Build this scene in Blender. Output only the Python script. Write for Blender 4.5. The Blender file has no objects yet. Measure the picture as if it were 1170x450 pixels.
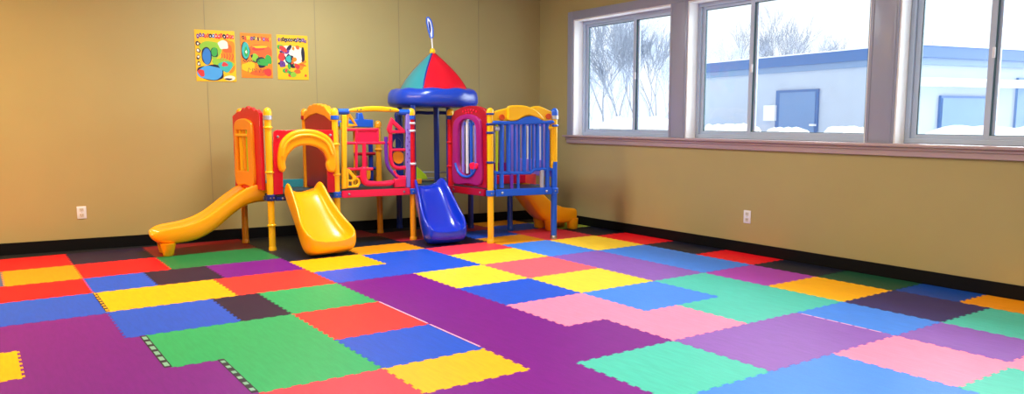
import bpy, bmesh, math, random
from mathutils import Vector, Matrix
random.seed(7)
C = bpy.context.scene.collection
R = math.radians

SUN_E, EXPO = 12.0, 0.0
WARM, MILD, COOL_FILL = (1, .68, .30), (1, .88, .74), (.88, .98, 1)
LAMPS = [(-1.3, 7.7, 270, WARM), (3.2, 7.9, 125, COOL_FILL), (-1.5, 1.2, 130, MILD), (2.0, 1.6, 140, MILD), (4.4, 4.4, 36, MILD), (4.9, -1.6, 120, WARM)]  # cool lamp added to wash the back wall, weak mid-room one for fill
# ------------------------------------------------------------------ camera
F_PX, CX, CY, CAM_H = 893.2, 585.0, 245.1, 1.5
PITCH, YAW, ROLL = .12266, .6039, 0.0014
fw = Vector((math.sin(YAW)*math.cos(PITCH), math.cos(YAW)*math.cos(PITCH), -math.sin(PITCH)))
rt = Vector((math.cos(YAW), -math.sin(YAW), 0)); up = rt.cross(fw)
EYE = Vector((0, 0, CAM_H))
def survey(px, py, A, B):
    """where the line of sight through a photo pixel meets the upright plane through plan points A and B: (distance along A-B, height)"""
    d = fw*F_PX + rt*(px-CX) - up*(py-CY)
    ax = Vector((B[0]-A[0], B[1]-A[1], 0)); L = ax.length; ax /= L
    n = Vector((-ax.y, ax.x, 0)); a = Vector((A[0], A[1], 0))
    t = (a-EYE).dot(n)/d.dot(n); p = EYE+d*t
    return ((p-a).dot(ax), p.z)
cam = bpy.data.cameras.new('camera'); co = bpy.data.objects.new('camera', cam); C.objects.link(co)
co.location = EYE
M3 = Matrix((rt, up, -fw)).transposed()
co.rotation_euler = (M3 @ Matrix.Rotation(ROLL*-1, 3, 'Z')).to_euler()
cam.sensor_fit = 'HORIZONTAL'; cam.sensor_width = 36; cam.lens = F_PX/1170*36
cam.shift_y = (CY-225)/1170; cam.clip_end = 400
bpy.context.scene.camera = co

# ------------------------------------------------------------------ materials
def lin(h):
    h = h.lstrip('#'); c = [int(h[i:i+2], 16)/255 for i in (0, 2, 4)]
    return tuple(x/12.92 if x <= .04045 else ((x+.055)/1.055)**2.4 for x in c)+(1,)
def mat(name, col, rough=.5, spec=.5, metal=0, bump=0, bscale=40, var=0, vscale=3, stretch=None, emit=None, coat=0):
    m = bpy.data.materials.new(name); m.use_nodes = True
    nt = m.node_tree; b = nt.nodes['Principled BSDF']
    col = lin(col) if isinstance(col, str) else tuple(col)+(1,)
    b.inputs['Base Color'].default_value = col
    b.inputs['Roughness'].default_value = rough; b.inputs['Specular IOR Level'].default_value = spec
    b.inputs['Metallic'].default_value = metal; b.inputs['Coat Weight'].default_value = coat
    if emit: b.inputs['Emission Color'].default_value = lin(emit[0]); b.inputs['Emission Strength'].default_value = emit[1]
    if var or bump:
        tc = nt.nodes.new('ShaderNodeNewGeometry'); mp = nt.nodes.new('ShaderNodeMapping')
        nt.links.new(tc.outputs['Position'], mp.inputs['Vector'])
        if stretch: mp.inputs['Scale'].default_value = stretch
    if var:
        n = nt.nodes.new('ShaderNodeTexNoise'); n.inputs['Scale'].default_value = vscale; n.inputs['Detail'].default_value = 6
        nt.links.new(mp.outputs[0], n.inputs['Vector'])
        mr = nt.nodes.new('ShaderNodeMapRange'); mr.inputs['From Min'].default_value = .3; mr.inputs['From Max'].default_value = .7
        mr.inputs['To Min'].default_value = 1-var; mr.inputs['To Max'].default_value = 1+var
        nt.links.new(n.outputs['Fac'], mr.inputs['Value'])
        h = nt.nodes.new('ShaderNodeHueSaturation'); h.inputs['Color'].default_value = col
        nt.links.new(mr.outputs[0], h.inputs['Value']); nt.links.new(h.outputs[0], b.inputs['Base Color'])
    if bump:
        n2 = nt.nodes.new('ShaderNodeTexNoise'); n2.inputs['Scale'].default_value = bscale; n2.inputs['Detail'].default_value = 4
        nt.links.new(mp.outputs[0], n2.inputs['Vector'])
        bp = nt.nodes.new('ShaderNodeBump'); bp.inputs['Strength'].default_value = bump; bp.inputs['Distance'].default_value = .01
        nt.links.new(n2.outputs['Fac'], bp.inputs['Height']); nt.links.new(bp.outputs[0], b.inputs['Normal'])
    return m
PL = dict(rough=.28, spec=.5, bump=.03, bscale=25)
yel_slide = mat('yellow_slide_plastic', '#ffb20a', **PL)
yel = mat('yellow_plastic', '#ffc418', **PL)
gold = mat('gold_plastic', '#f7a01c', **PL)
red = mat('red_plastic', '#d80f28', **PL)
dred = mat('deep_red_plastic', '#a80f24', **PL)
pink = mat('pink_red_plastic', '#ee1c50', **PL)
magp = mat('magenta_plastic', '#a01c78', **PL)
blue = mat('blue_plastic', '#1f62dc', **PL)
slide_blue = mat('royal_blue_plastic', '#0f38d2', rough=.2, spec=.55, bump=.02, bscale=20, coat=.3)
dblue = mat('navy_plastic', '#12308a', **PL)
lilac = mat('lilac_plastic', '#8f7ce0', **PL)
purp = mat('violet_plastic', '#6a2fb0', **PL)
lime = mat('lime_plastic', '#b8d820', **PL)
teal = mat('teal_plastic', '#2f8f9c', **PL)
deckm = mat('deck_vinyl', '#2c4650', rough=.55)
gunm = mat('bolt_steel', '#b8bcc4', rough=.3, metal=1)
steel = mat('silver_paint', '#c4cbd8', rough=.35, metal=.5)
whitep = mat('white_plastic', '#e8ecf4', rough=.35)
def wallmat(name, col):
    return mat(name, col, rough=.55, spec=.35, bump=.05, bscale=90, var=.03, vscale=1.2)
wall_m = wallmat('olive_beige_paint', '#aea06c')
seam_m = mat('joint_strip_paint', '#9a8f68', rough=.6)
ceil_m = mat('ceiling_white', '#d8d4c8', rough=.9)
base_m = mat('black_vinyl_baseboard', '#040509', rough=.55, spec=.2)
sub_m = mat('dark_subfloor', '#14161c', rough=.6)
trim_m = mat('window_trim_paint', '#989eb4', rough=.3, spec=.5)  # white trim with its backlit shade put into the colour
jamb_m = mat('white_jamb_paint', '#f8fafc', rough=.45)
stool_m = mat('window_stool_paint', '#b49ea2', rough=.18, spec=.6, bump=.12, bscale=6, stretch=(8, .6, 8))  # pink reflected from the floor is put into this colour
frame_m = mat('white_vinyl_frame', '#b4c6de', rough=.35)
dark_m = mat('dark_window_seal', '#37606e', rough=.4)
def glass_mat():
    m = bpy.data.materials.new('window_glass'); m.use_nodes = True; nt = m.node_tree; nt.nodes.clear()
    o = nt.nodes.new('ShaderNodeOutputMaterial'); mx = nt.nodes.new('ShaderNodeMixShader'); t = nt.nodes.new('ShaderNodeBsdfTransparent')
    g = nt.nodes.new('ShaderNodeBsdfGlossy'); g.inputs['Roughness'].default_value = .02
    t.inputs['Color'].default_value = (.97, .985, 1, 1)
    mx.inputs[0].default_value = .03; nt.links.new(t.outputs[0], mx.inputs[1]); nt.links.new(g.outputs[0], mx.inputs[2])
    nt.links.new(mx.outputs[0], o.inputs[0]); return m
glass_m = glass_mat()

# ------------------------------------------------------------------ helpers
def link(name, me, m=None, parent=None, smooth=None):
    o = bpy.data.objects.new(name, me); C.objects.link(o)
    if m is not None:
        for x in (m if isinstance(m, (list, tuple)) else [m]): me.materials.append(x)
    if parent: o.parent = parent
    if smooth is not None:
        me.polygons.foreach_set('use_smooth', [True]*len(me.polygons))
        if smooth < 180:
            me.set_sharp_from_angle(angle=R(smooth))
    return o
def ob(name, bm, m, parent=None, smooth=None):
    bmesh.ops.recalc_face_normals(bm, faces=bm.faces[:])
    me = bpy.data.meshes.new(name); bm.to_mesh(me); bm.free()
    return link(name, me, m, parent, smooth)
def tag(o, label, cat, group=None, kind=None):
    if label: o['label'] = label
    if cat: o['category'] = cat
    if group: o['group'] = group
    if kind: o['kind'] = kind
    return o
def struct(o): o['kind'] = 'structure'; return o
def empty(name, loc=(0, 0, 0)):
    o = bpy.data.objects.new(name, None); o.location = loc; C.objects.link(o); o.empty_display_size = .1; return o
def keep(child, root):
    """parent while keeping world coordinates"""
    child.parent = root; child.matrix_parent_inverse = Matrix.Translation(root.location).inverted(); return child
def box(bm, x0, x1, y0, y1, z0, z1, bev=0):
    r = bmesh.ops.create_cube(bm, size=1)
    for v in r['verts']:
        v.co = Vector(((x0+x1)/2+v.co.x*(x1-x0), (y0+y1)/2+v.co.y*(y1-y0), (z0+z1)/2+v.co.z*(z1-z0)))
    if bev:
        es = list({e for v in r['verts'] for e in v.link_edges})
        bmesh.ops.bevel(bm, geom=es, offset=bev, segments=2, affect='EDGES', profile=.5)
def lathe(bm, prof, loc, n=20, axis=None):
    """prof: list of (radius, height); axis: unit direction, default up"""
    q = Vector((0, 0, 1)).rotation_difference(Vector(axis)) if axis else None
    rings = []
    for r, h in prof:
        ring = []
        for i in range(n):
            a = 2*math.pi*i/n; p = Vector((max(r, 1e-4)*math.cos(a), max(r, 1e-4)*math.sin(a), h))
            if q: p = q @ p
            ring.append(bm.verts.new(p+Vector(loc)))
        rings.append(ring)
    for a, b in zip(rings, rings[1:]):
        for i in range(n): bm.faces.new((a[i], a[(i+1) % n], b[(i+1) % n], b[i]))
    bm.faces.new(rings[0][::-1]); bm.faces.new(rings[-1])
def curve_mesh(name, splines, rad=.02, cyc=False, smooth=True, res=6, bres=4):
    cu = bpy.data.curves.new(name, 'CURVE'); cu.dimensions = '3D'; cu.bevel_depth = rad; cu.bevel_resolution = bres; cu.use_fill_caps = True
    cu.resolution_u = res
    for pts in splines:
        if smooth and len(pts) > 2:
            s = cu.splines.new('BEZIER'); s.bezier_points.add(len(pts)-1)
            for b, p in zip(s.bezier_points, pts): b.co = p; b.handle_left_type = b.handle_right_type = 'AUTO'
        else:
            s = cu.splines.new('POLY'); s.points.add(len(pts)-1)
            for b, p in zip(s.points, pts): b.co = tuple(p)+(1,)
        s.use_cyclic_u = cyc
    o = bpy.data.objects.new(name, cu); C.objects.link(o)
    dg = bpy.context.evaluated_depsgraph_get(); me = bpy.data.meshes.new_from_object(o.evaluated_get(dg))
    bpy.data.objects.remove(o); bpy.data.curves.remove(cu); me.materials.clear(); return me
def tube(name, splines, rad, m, parent=None, **k):
    me = curve_mesh(name, splines, rad, **k); o = link(name, me, m, None, 180)
    if parent: keep(o, parent)
    return o
def smooth_loop(pts, n=6):
    """closed Catmull-Rom through pts"""
    out = []; N = len(pts)
    for i in range(N):
        p0, p1, p2, p3 = [Vector(pts[(i+k) % N]) for k in (-1, 0, 1, 2)]
        for j in range(n):
            t = j/n
            out.append(tuple(.5*((2*p1)+(p2-p0)*t+(2*p0-5*p1+4*p2-p3)*t*t+(3*p1-p0-3*p2+p3)*t**3)))
    return out
def slab(name, loops, A, B, thick, m, parent=None, bev=.006, off=0):
    """upright plastic panel in the plane through A-B; loops: [(u, z)...], first the outline, the rest holes"""
    cu = bpy.data.curves.new(name, 'CURVE'); cu.dimensions = '2D'; cu.fill_mode = 'BOTH'
    cu.extrude = max(thick/2-bev, .001); cu.bevel_depth = bev; cu.bevel_resolution = 2; cu.offset = -bev
    for lp in loops:
        s = cu.splines.new('POLY'); s.points.add(len(lp)-1); s.use_cyclic_u = True
        for b, p in zip(s.points, lp): b.co = (p[0], p[1], 0, 1)
    o = bpy.data.objects.new(name, cu); C.objects.link(o)
    dg = bpy.context.evaluated_depsgraph_get(); me = bpy.data.meshes.new_from_object(o.evaluated_get(dg))
    bpy.data.objects.remove(o); bpy.data.curves.remove(cu); me.materials.clear()
    ax = Vector((B[0]-A[0], B[1]-A[1], 0)).normalized(); n = Vector((ax.y, -ax.x, 0))  # n points to the viewer's side when A is on the left
    a = Vector((A[0], A[1], 0))
    for v in me.vertices: v.co = a+ax*v.co.x+Vector((0, 0, v.co.y))+n*(v.co.z+off)
    o = link(name, me, m, None, 50)
    if parent: keep(o, parent)
    return o
class Face:
    def __init__(s, A, B):
        s.A, s.B = A, B; s.ax = Vector((B[0]-A[0], B[1]-A[1], 0)); s.L = s.ax.length; s.ax.normalize(); s.n = Vector((s.ax.y, -s.ax.x, 0))
    def uz(s, *pp): return [survey(x, y, s.A, s.B) for x, y in pp]
    def w(s, u, z, off=0): return Vector((s.A[0], s.A[1], z))+s.ax*u+s.n*off
    def px(s, *pp, off=0): return [s.w(*survey(x, y, s.A, s.B), off) for x, y in pp]

# ------------------------------------------------------------------ room shell
XW = 7.0                       # right wall
def yb(x): return 9.42+.119*(7-x)   # back wall line
HC = 3.75
XL, YR = -4.5, -4.5
bm = bmesh.new(); box(bm, XL-.2, XW+.2, YR-.2, 11.2, -.12, 0); struct(ob('floor', bm, sub_m))
bm = bmesh.new(); box(bm, XL-.2, XW+.2, YR-.2, 11.2, HC, HC+.15); struct(ob('ceiling', bm, ceil_m))
def quad_prism(bm, pts, z0, z1):
    lo = [bm.verts.new((x, y, z0)) for x, y in pts]; hi = [bm.verts.new((x, y, z1)) for x, y in pts]
    bm.faces.new(lo[::-1]); bm.faces.new(hi); n = len(pts)
    for i in range(n): bm.faces.new((lo[i], lo[(i+1) % n], hi[(i+1) % n], hi[i]))
bm = bmesh.new(); quad_prism(bm, [(XL-.2, yb(XL-.2)), (XW+.4, yb(XW+.4)), (XW+.4, yb(XW+.4)+.2), (XL-.2, yb(XL-.2)+.2)], 0, HC); struct(ob('wall_back', bm, wall_m))
bm = bmesh.new(); box(bm, XL-.2, XL, YR, yb(XL), 0, HC); struct(ob('wall_left', bm, wall_m))
bm = bmesh.new(); box(bm, XL-.2, XW+.2, YR-.2, YR, 0, HC); struct(ob('wall_front', bm, wall_m))
WT = .24
openings = [(6.78, 8.63), (4.23, 6.52), (1.70, 3.96), (-.85, 1.42)]
ZS, ZT = 1.235, 2.85
bm = bmesh.new()
box(bm, XW, XW+WT, YR, 9.6, 0, ZS); box(bm, XW, XW+WT, YR, 9.6, ZT, HC)
ys = [YR]+[v for o in reversed(openings) for v in o]+[9.6]
for a, b in zip(ys[0::2], ys[1::2]): box(bm, XW, XW+WT, a, b, ZS, ZT)
struct(ob('wall_right', bm, wall_m))
bm = bmesh.new(); box(bm, XW-.012, XW, YR, yb(XW)-.002, 0, .133, .003); struct(ob('baseboard_right', bm, base_m))
bm = bmesh.new(); quad_prism(bm, [(XL, yb(XL)-.012), (XW-.013, yb(XW)-.012), (XW-.013, yb(XW)), (XL, yb(XL))], 0, .133); struct(ob('baseboard_back', bm, base_m))
bm = bmesh.new(); box(bm, XL, XL+.012, YR, yb(XL)-.02, 0, .133, .003); struct(ob('baseboard_left', bm, base_m))
# thin panel joints on the back wall
bface = Face((0, yb(0)), (7, yb(7)))
for k, px in enumerate((235.5, 361, 456.5, 547.3)):
    u, z = bface.uz((px, 60))[0]; p = bface.w(u, 0, .0)
    bm = bmesh.new()
    a = bface.ax; n = bface.n; c = [p-a*.004, p+a*.004, p+a*.004+n*.0025, p-a*.004+n*.0025]
    quad_prism(bm, [(v.x, v.y) for v in c], .133, HC); struct(ob('trim_%d' % (k+1), bm, seam_m))
# window casings: side and head boards, the stool and apron below
def trim(name, m, *boxes, bev=.006):
    bm = bmesh.new()
    for b in boxes: box(bm, *b, bev)
    return struct(ob(name, bm, m, None, 40))
CF = XW-.022
trim('trim_5', trim_m, (CF, XW+.002, 8.63, 8.74, ZS+.03, ZT+.11), (CF, XW+.002, -1.0, 8.63, ZT, ZT+.11))
for k, (a, b) in enumerate([(6.52, 6.78), (3.96, 4.23), (1.42, 1.70)]):
    bm = bmesh.new(); box(bm, CF, XW+.002, a, b, ZS+.03, ZT, .004)
    box(bm, CF-.006, XW, a+.015, a+.035, ZS+.03, ZT, .003); box(bm, CF-.006, XW, b-.035, b-.015, ZS+.03, ZT, .003)
    struct(ob('trim_%d' % (6+k), bm, trim_m, None, 40))
trim('trim_9', trim_m, (CF, XW+.002, -1.0, -.85, ZS+.03, ZT))
trim('trim_10', stool_m, (XW-.075, XW+.17, -1.05, 8.79, ZS, ZS+.03), bev=.008)
trim('trim_11', stool_m, (XW-.03, XW, -1.02, 8.74, ZS-.085, ZS), (XW-.045, XW, -1.02, 8.75, ZS-.03, ZS), bev=.006)
for i, (a, b) in enumerate(openings):
    xi = XW+.15
    win = struct(empty('window_%d' % (i+1), (XW, (a+b)/2, ZS)))
    bm = bmesh.new(); t = .018     # jamb lining
    box(bm, XW-.002, XW+WT, b-t, b, ZS+.03, ZT); box(bm, XW-.002, XW+WT, a, a+t, ZS+.03, ZT); box(bm, XW-.002, XW+WT, a+t, b-t, ZT-t, ZT)
    keep(ob('window_jamb', bm, jamb_m), win)
    bm = bmesh.new(); a0, b0, z0, z1 = a+t, b-t, ZS+.03, ZT-t; w = .045
    box(bm, xi, xi+.06, a0, b0, z0, z0+w, .004); box(bm, xi, xi+.06, a0, b0, z1-w, z1, .004)
    box(bm, xi, xi+.06, a0, a0+w, z0+w, z1-w, .004); box(bm, xi, xi+.06, b0-w, b0, z0+w, z1-w, .004)
    keep(ob('window_frame', bm, frame_m), win)
    m0 = {0: 7.53, 1: 5.68, 2: 3.19}.get(i, .4)
    for sname, (p, q, x) in {'fixed_sash': (m0-.02, b0-w, xi+.028), 'sliding_sash': (a0+w, m0+.065, xi+.004)}.items():
        bm = bmesh.new(); s = .05; zz0, zz1 = z0+w, z1-w
        box(bm, x, x+.026, p, p+s, zz0, zz1, .003); box(bm, x, x+.026, q-s, q, zz0, zz1, .003)
        box(bm, x, x+.026, p+s, q-s, zz0, zz0+s*.7, .003); box(bm, x, x+.026, p+s, q-s, zz1-s*.7, zz1, .003)
        sash = keep(ob(sname, bm, frame_m), win)
        bm = bmesh.new(); e = .009
        for (y0, y1, c0, c1) in ((p+s, p+s+e, zz0, zz1), (q-s-e, q-s, zz0, zz1), (p+s, q-s, zz0+s*.7, zz0+s*.7+e*.6), (p+s, q-s, zz1-s*.7-e, zz1-s*.7)):
            box(bm, x+.006, x+.022, y0, y1, c0, c1)
        sl = ob('glazing_seal', bm, dark_m); sl.parent = sash; sl.matrix_parent_inverse = Matrix.Identity(4)
        bm = bmesh.new(); box(bm, x+.012, x+.016, p+s, q-s, zz0+s*.7, zz1-s*.7)
        g = ob('glass', bm, glass_m); g.parent = sash
    bm = bmesh.new(); box(bm, xi-.012, xi+.006, m0+.008, m0+.03, (z0+z1)/2-.05, (z0+z1)/2+.04, .004); keep(ob('window_latch', bm, whitep), win)

# ------------------------------------------------------------------ foam floor mats
MC = {'red': '#f20c20', 'pink_red': '#f03c50', 'coral': '#fa3834', 'dark_red': '#8a1a22', 'maroon': '#98182e', 'yellow': '#ffb80a', 'lemon': '#ffd634',
      'blue': '#1b55d4', 'sky': '#3f86ea', 'navy': '#10172e', 'black': '#1e1a30', 'green': '#167c44', 'lgreen': '#26ac68', 'dgreen': '#145038', 'purple': '#76088a',
      'violet': '#8a5ab8', 'magenta': '#a83cb0', 'teal': '#48c2b0', 'pink': '#ff8cb2', 'plum': '#22123a', 'indigo': '#342a68', 'salmon': '#ff6470', 'grey': '#55608a', 'rblue': '#0d48a8', 'orange': '#f09a10', 'lime': '#a8c848'}
# shades that belong to the dyed foam itself: the same dye name is one material
mm = {k: mat('foam_'+k, v, rough=.45, spec=.24, bump=.10, bscale=160, var=.07, vscale=14, stretch=(3.2, .45, 1)) for k, v in MC.items()}
def rc(x0, x1, y0, y1): return [(x0, y0), (x1, y0), (x1, y1), (x0, y1)]
a_, B_, C_, D_, E_, F_, G_, H_, I_, J_, K_ = .15, .77, 1.55, 1.93, 2.66, 3.43, 4.21, 5.07, 5.76, 6.48, 6.975
LX = -1.3
mats = [
 ('red', rc(LX, B_, 9.04, 9.84), 'long red foam mat against the back baseboard, farthest from the play structure'),
 ('plum', rc(B_, C_, 9.04, 9.84), 'black-purple foam mat along the back wall just before the side slide'),
 ('dark_red', rc(C_, E_, 9.04, 9.84), 'dark red foam mat in the shade below the yellow side slide'),
 ('grey', rc(LX, a_, 8.22, 9.04), 'grey-blue foam mat next to the small orange-yellow mat near the back wall'),
 ('orange', rc(a_, B_, 8.22, 9.04), 'orange-yellow foam mat enclosed by red mats near the back wall'),
 ('red', rc(B_, C_, 8.22, 9.04), 'red foam mat between the orange-yellow mat and the dark green mat'),
 ('green', rc(C_, E_, 8.22, 9.04), 'dark green foam mat at the foot of the yellow side slide'),
 ('red', rc(LX, B_, 7.48, 8.22), 'wide red foam mat below the orange-yellow mat'),
 ('blue', rc(B_, 1.29, 7.48, 8.22), 'small blue foam mat above the long yellow mat'),
 ('plum', rc(1.29, 1.87, 7.48, 8.22), 'dark plum foam mat between the small blue mat and the purple mat'),
 ('purple', rc(1.87, E_, 7.48, 8.22), 'purple foam mat lying between the dark green mat and the coral red mat'),
 ('yellow', rc(B_, 1.78, 6.66, 7.48), 'long yellow foam mat left of the coral red mat, black saw-tooth edge'),
 ('coral', rc(1.78, E_, 6.66, 7.48), 'coral red foam mat beside the long yellow mat'),
 ('blue', rc(LX, B_, 6.62, 7.48), 'wide blue foam mat between the wide red mat and the large purple mat'),
 ('blue', rc(B_, C_, 5.78, 6.66), 'bright blue foam mat below the long yellow mat'),
 ('plum', rc(C_, D_, 5.78, 6.66), 'narrow black-purple foam mat wedged between a blue and a green mat'),
 ('lgreen', rc(D_, E_, 5.78, 6.66), 'small green foam mat below the coral red mat'),
 ('coral', rc(D_, E_, 4.92, 5.78), 'coral red foam mat between the small green mat and a blue mat'),
 ('lgreen', [(.9, 4.92), (1.2, 4.92), (1.2, 4.18), (D_, 4.18), (D_, 5.78), (.9, 5.78)], 'large stepped green foam mat with dark toothed edge beside the purple mats'),
 ('blue', rc(D_, E_, 4.18, 4.92), 'blue foam mat between coral red and yellow mats in the foreground'),
 ('yellow', rc(D_, E_, 3.66, 4.18), 'bright yellow foam mat with jigsaw teeth surrounded by purple in the foreground'),
 ('pink_red', rc(1.2, D_, 3.3, 4.18), 'red foam mat at the near edge below the stepped green mat'),
 ('purple', [(a_, 6.62), (a_, 6.62), (B_, 6.62), (B_, 5.78), (.9, 5.78), (.9, 4.92), (1.2, 4.92), (1.2, 3.3), (LX, 3.3), (LX, 5.19), (a_, 5.19), (a_, 5.86), (LX, 5.86), (LX, 6.62)][1:], 'very large deep purple foam area wrapping round the stepped green mat'),
 ('yellow', rc(LX, a_, 5.19, 5.86), 'yellow foam mat notched into the very large purple area'),
 # middle
 ('navy', rc(E_, F_, 7.95, 9.04), 'dark navy foam mat under the yellow front slide'),
 ('navy', rc(E_, F_, 9.04, 9.78), 'dark navy foam mat behind the tower with the yellow arch, by the wall'),
 ('yellow', rc(E_, F_, 7.25, 7.95), 'yellow foam mat directly in front of the yellow front slide'),
 ('orange', rc(F_, G_, 7.87, 8.42), 'yellow foam strip between the yellow front slide and the blue slide'),
 ('navy', rc(F_, G_, 8.42, 9.1), 'dark navy foam mat under the pink climbing bars'),
 ('maroon', rc(F_, G_, 9.1, 9.7), 'dark red foam mat behind the pink climbing bars near the wall'),
 ('blue', [(E_, 6.66), (G_, 6.66), (G_, 7.87), (F_, 7.87), (F_, 7.25), (E_, 7.25)], 'L-shaped blue foam mat in front of the blue slide'),
 ('lemon', rc(F_, G_, 5.84, 6.66), 'yellow foam mat with toothed edge next to the long purple area'),
 ('blue', rc(F_, G_, 5.06, 5.84), 'blue foam mat between the toothed yellow mat and the stepped pink mat'),
 ('purple', [(E_, 6.66), (E_, 3.66), (D_, 3.66), (D_, 2.4), (2.95, 2.4), (2.95, 3.59), (3.79, 3.59), (3.79, 4.3), (F_, 4.3), (F_, 6.66)], 'long bright purple foam area running diagonally through the middle of the floor'),
 ('teal', rc(2.95, 3.79, 2.82, 3.59), 'turquoise foam mat with dark toothed edge in the foreground'),
 ('pink', [(F_, 4.3), (3.79, 4.3), (3.79, 3.59), (4.56, 3.59), (4.56, 4.3), (G_, 4.3), (G_, 5.06), (F_, 5.06)], 'stepped pale pink foam mat in the middle of the floor'),
 # right
 ('maroon', rc(G_, H_, 8.5, 9.3), 'dark red foam mat behind the blue slide'),
 ('plum', rc(G_, H_, 7.87, 8.5), 'dark plum foam mat in the shade under the blue slide'),
 ('pink_red', rc(G_, H_, 7.34, 7.87), 'pinkish red foam strip in front of the blue slide end'),
 ('lemon', rc(G_, H_, 6.66, 7.34), 'yellow foam mat between the pinkish red strip and the salmon mat'),
 ('salmon', rc(G_, H_, 5.84, 6.66), 'salmon red foam mat between two yellow mats'),
 ('lemon', rc(G_, H_, 5.06, 5.84), 'pale sunlit yellow foam mat below the salmon mat'),
 ('sky', [(G_, 5.06), (G_, 4.3), (H_, 4.3), (H_, 5.06)], 'light blue foam mat between the pale yellow mat and the turquoise area'),
 ('maroon', rc(H_, I_, 8.76, 9.3), 'dark red foam mat at the very back under the umbrella-roof tower'),
 ('blue', rc(H_, I_, 8.15, 8.76), 'blue foam mat beneath the blue-barred tower'),
 ('orange', rc(H_, I_, 7.57, 8.15), 'yellow foam mat under the front edge of the blue-barred tower'),
 ('sky', rc(H_, I_, 6.64, 7.57), 'mid-blue foam mat just in front of the blue-barred tower'),
 ('orange', rc(I_, J_, 8.98, 9.42), 'small yellow foam mat in the far corner behind the last slide'),
 ('blue', rc(I_, J_, 8.45, 8.98), 'blue foam mat in the far corner under the last yellow slide'),
 ('pink_red', rc(I_, J_, 7.53, 8.45), 'pinkish red foam mat beside the silver-footed blue post'),
 ('lemon', rc(I_, J_, 6.64, 7.53), 'yellow foam mat next to the bright red mat by the window wall'),
 ('lime', rc(J_, K_, 8.2, 9.0), 'lime green foam mat in the far corner beside the last slide end'),
 ('navy', rc(J_, K_, 7.5, 8.2), 'black foam mat by the window wall closest to the last slide'),
 ('red', rc(J_, K_, 6.64, 7.5), 'bright red foam mat against the window wall, the farther of the two'),
 ('navy', rc(J_, K_, 5.84, 6.64), 'black foam mat against the window wall between the two bright red mats'),
 ('sky', rc(I_, J_, 5.06, 6.64), 'long light blue foam mat parallel to the window wall'),
 ('violet', rc(H_, I_, 5.06, 6.64), 'long violet foam mat beside the long light blue mat'),
 ('red', rc(J_, K_, 5.06, 5.84), 'bright red foam mat against the window wall, the nearer of the two'),
 ('magenta', rc(I_, J_, 4.33, 5.06), 'magenta purple foam mat beside the amber mat near the window wall'),
 ('navy', rc(J_, K_, 4.33, 5.06), 'black foam mat between a bright red and a dark green mat by the window wall'),
 ('teal', [(4.56, 3.59), (I_, 3.59), (I_, 5.06), (H_, 5.06), (H_, 4.3), (4.56, 4.3)], 'stepped turquoise foam area between the light blue and violet mats'),
 ('yellow', rc(I_, J_, 3.59, 4.33), 'amber yellow foam mat on the window side of the turquoise area'),
 ('dgreen', rc(J_, K_, 3.59, 4.33), 'dark green foam mat against the window wall'),
 ('sky', rc(5.13, I_, 2.82, 3.59), 'light blue foam mat edged with pale pink dashes'),
 ('indigo', rc(I_, 6.52, 2.82, 3.59), 'dark plum foam mat beside the amber mat'),
 ('rblue', rc(6.52, K_, 3.05, 3.59), 'deep blue foam mat against the window wall next to the dark green one'),
 ('orange', rc(6.52, K_, 2.1, 3.05), 'orange-yellow foam mat against the window wall, nearest the viewer'),
 ('teal', rc(I_, 6.52, 2.1, 2.82), 'turquoise foam mat next to the nearest orange-yellow mat'),
 ('violet', rc(3.79, 5.13, 2.82, 3.59), 'large violet foam mat in the foreground between turquoise, pink and blue'),
 ('violet', rc(5.13, I_, 2.1, 2.82), 'violet foam mat with pink mats on two sides near the window wall'),
 ('pink', [(4.42, 2.82), (4.42, 2.05), (5.02, 2.05), (5.02, 1.3), (I_, 1.3), (I_, 2.1), (5.13, 2.1), (5.13, 2.82)], 'stepped bright pink foam mat in the near corner by the windows'),
 ('sky', [(3.0, 2.82), (3.0, 1.3), (4.42, 1.3), (4.42, 2.82)], 'wide cornflower blue foam mat at the near edge beside the pink one'),
 ('teal', rc(4.42, 5.02, 1.3, 2.05), 'turquoise foam mat at the near edge below the bright pink one'),
]
DK = .0145     # mat thickness
EDGED = ('large stepped green', 'light blue foam mat edged', 'long yellow foam mat', 'coral red foam mat between', 'blue foam mat between coral'); mat_by = {}
verts_all = sorted({(round(x, 4), round(y, 4)) for _, poly, _ in mats for x, y in poly})
def edge_pts(p, q):
    """points from p towards q (q left out) with jigsaw teeth; the line is cut at every mat corner that lies on it so neighbours interlock"""
    ax = 0 if abs(p[1]-q[1]) < 1e-6 else 1; o = 1-ax; rev = q[ax] < p[ax]
    lo, hi = min(p[ax], q[ax]), max(p[ax], q[ax]); c = p[o]
    cuts = [lo]+sorted({v[ax] for v in verts_all if abs(v[o]-c) < 1e-4 and lo+1e-4 < v[ax] < hi-1e-4})+[hi]
    pts = []
    outer = (ax == 1 and (abs(c-K_) < 1e-3 or abs(c-LX) < 1e-3)) or (ax == 0 and (c > 9.2 or c < 2.9 and c < 1.35))
    for s, e in zip(cuts, cuts[1:]):
        pts.append((s, 0))
        if outer: continue
        n = max(1, round((e-s)/.098)); w = (e-s)/n; d = .016 if int(c*100) % 2 else -.016
        for i in range(n):
            b = s+i*w
            pts += [(b+w*.30, 0), (b+w*.23, d), (b+w*.77, d), (b+w*.70, 0)]
    pts.append((hi, 0))
    if rev: pts = pts[::-1]
    pts = pts[:-1]
    return [((t, c+h) if ax == 0 else (c+h, t)) for t, h in pts]
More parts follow.
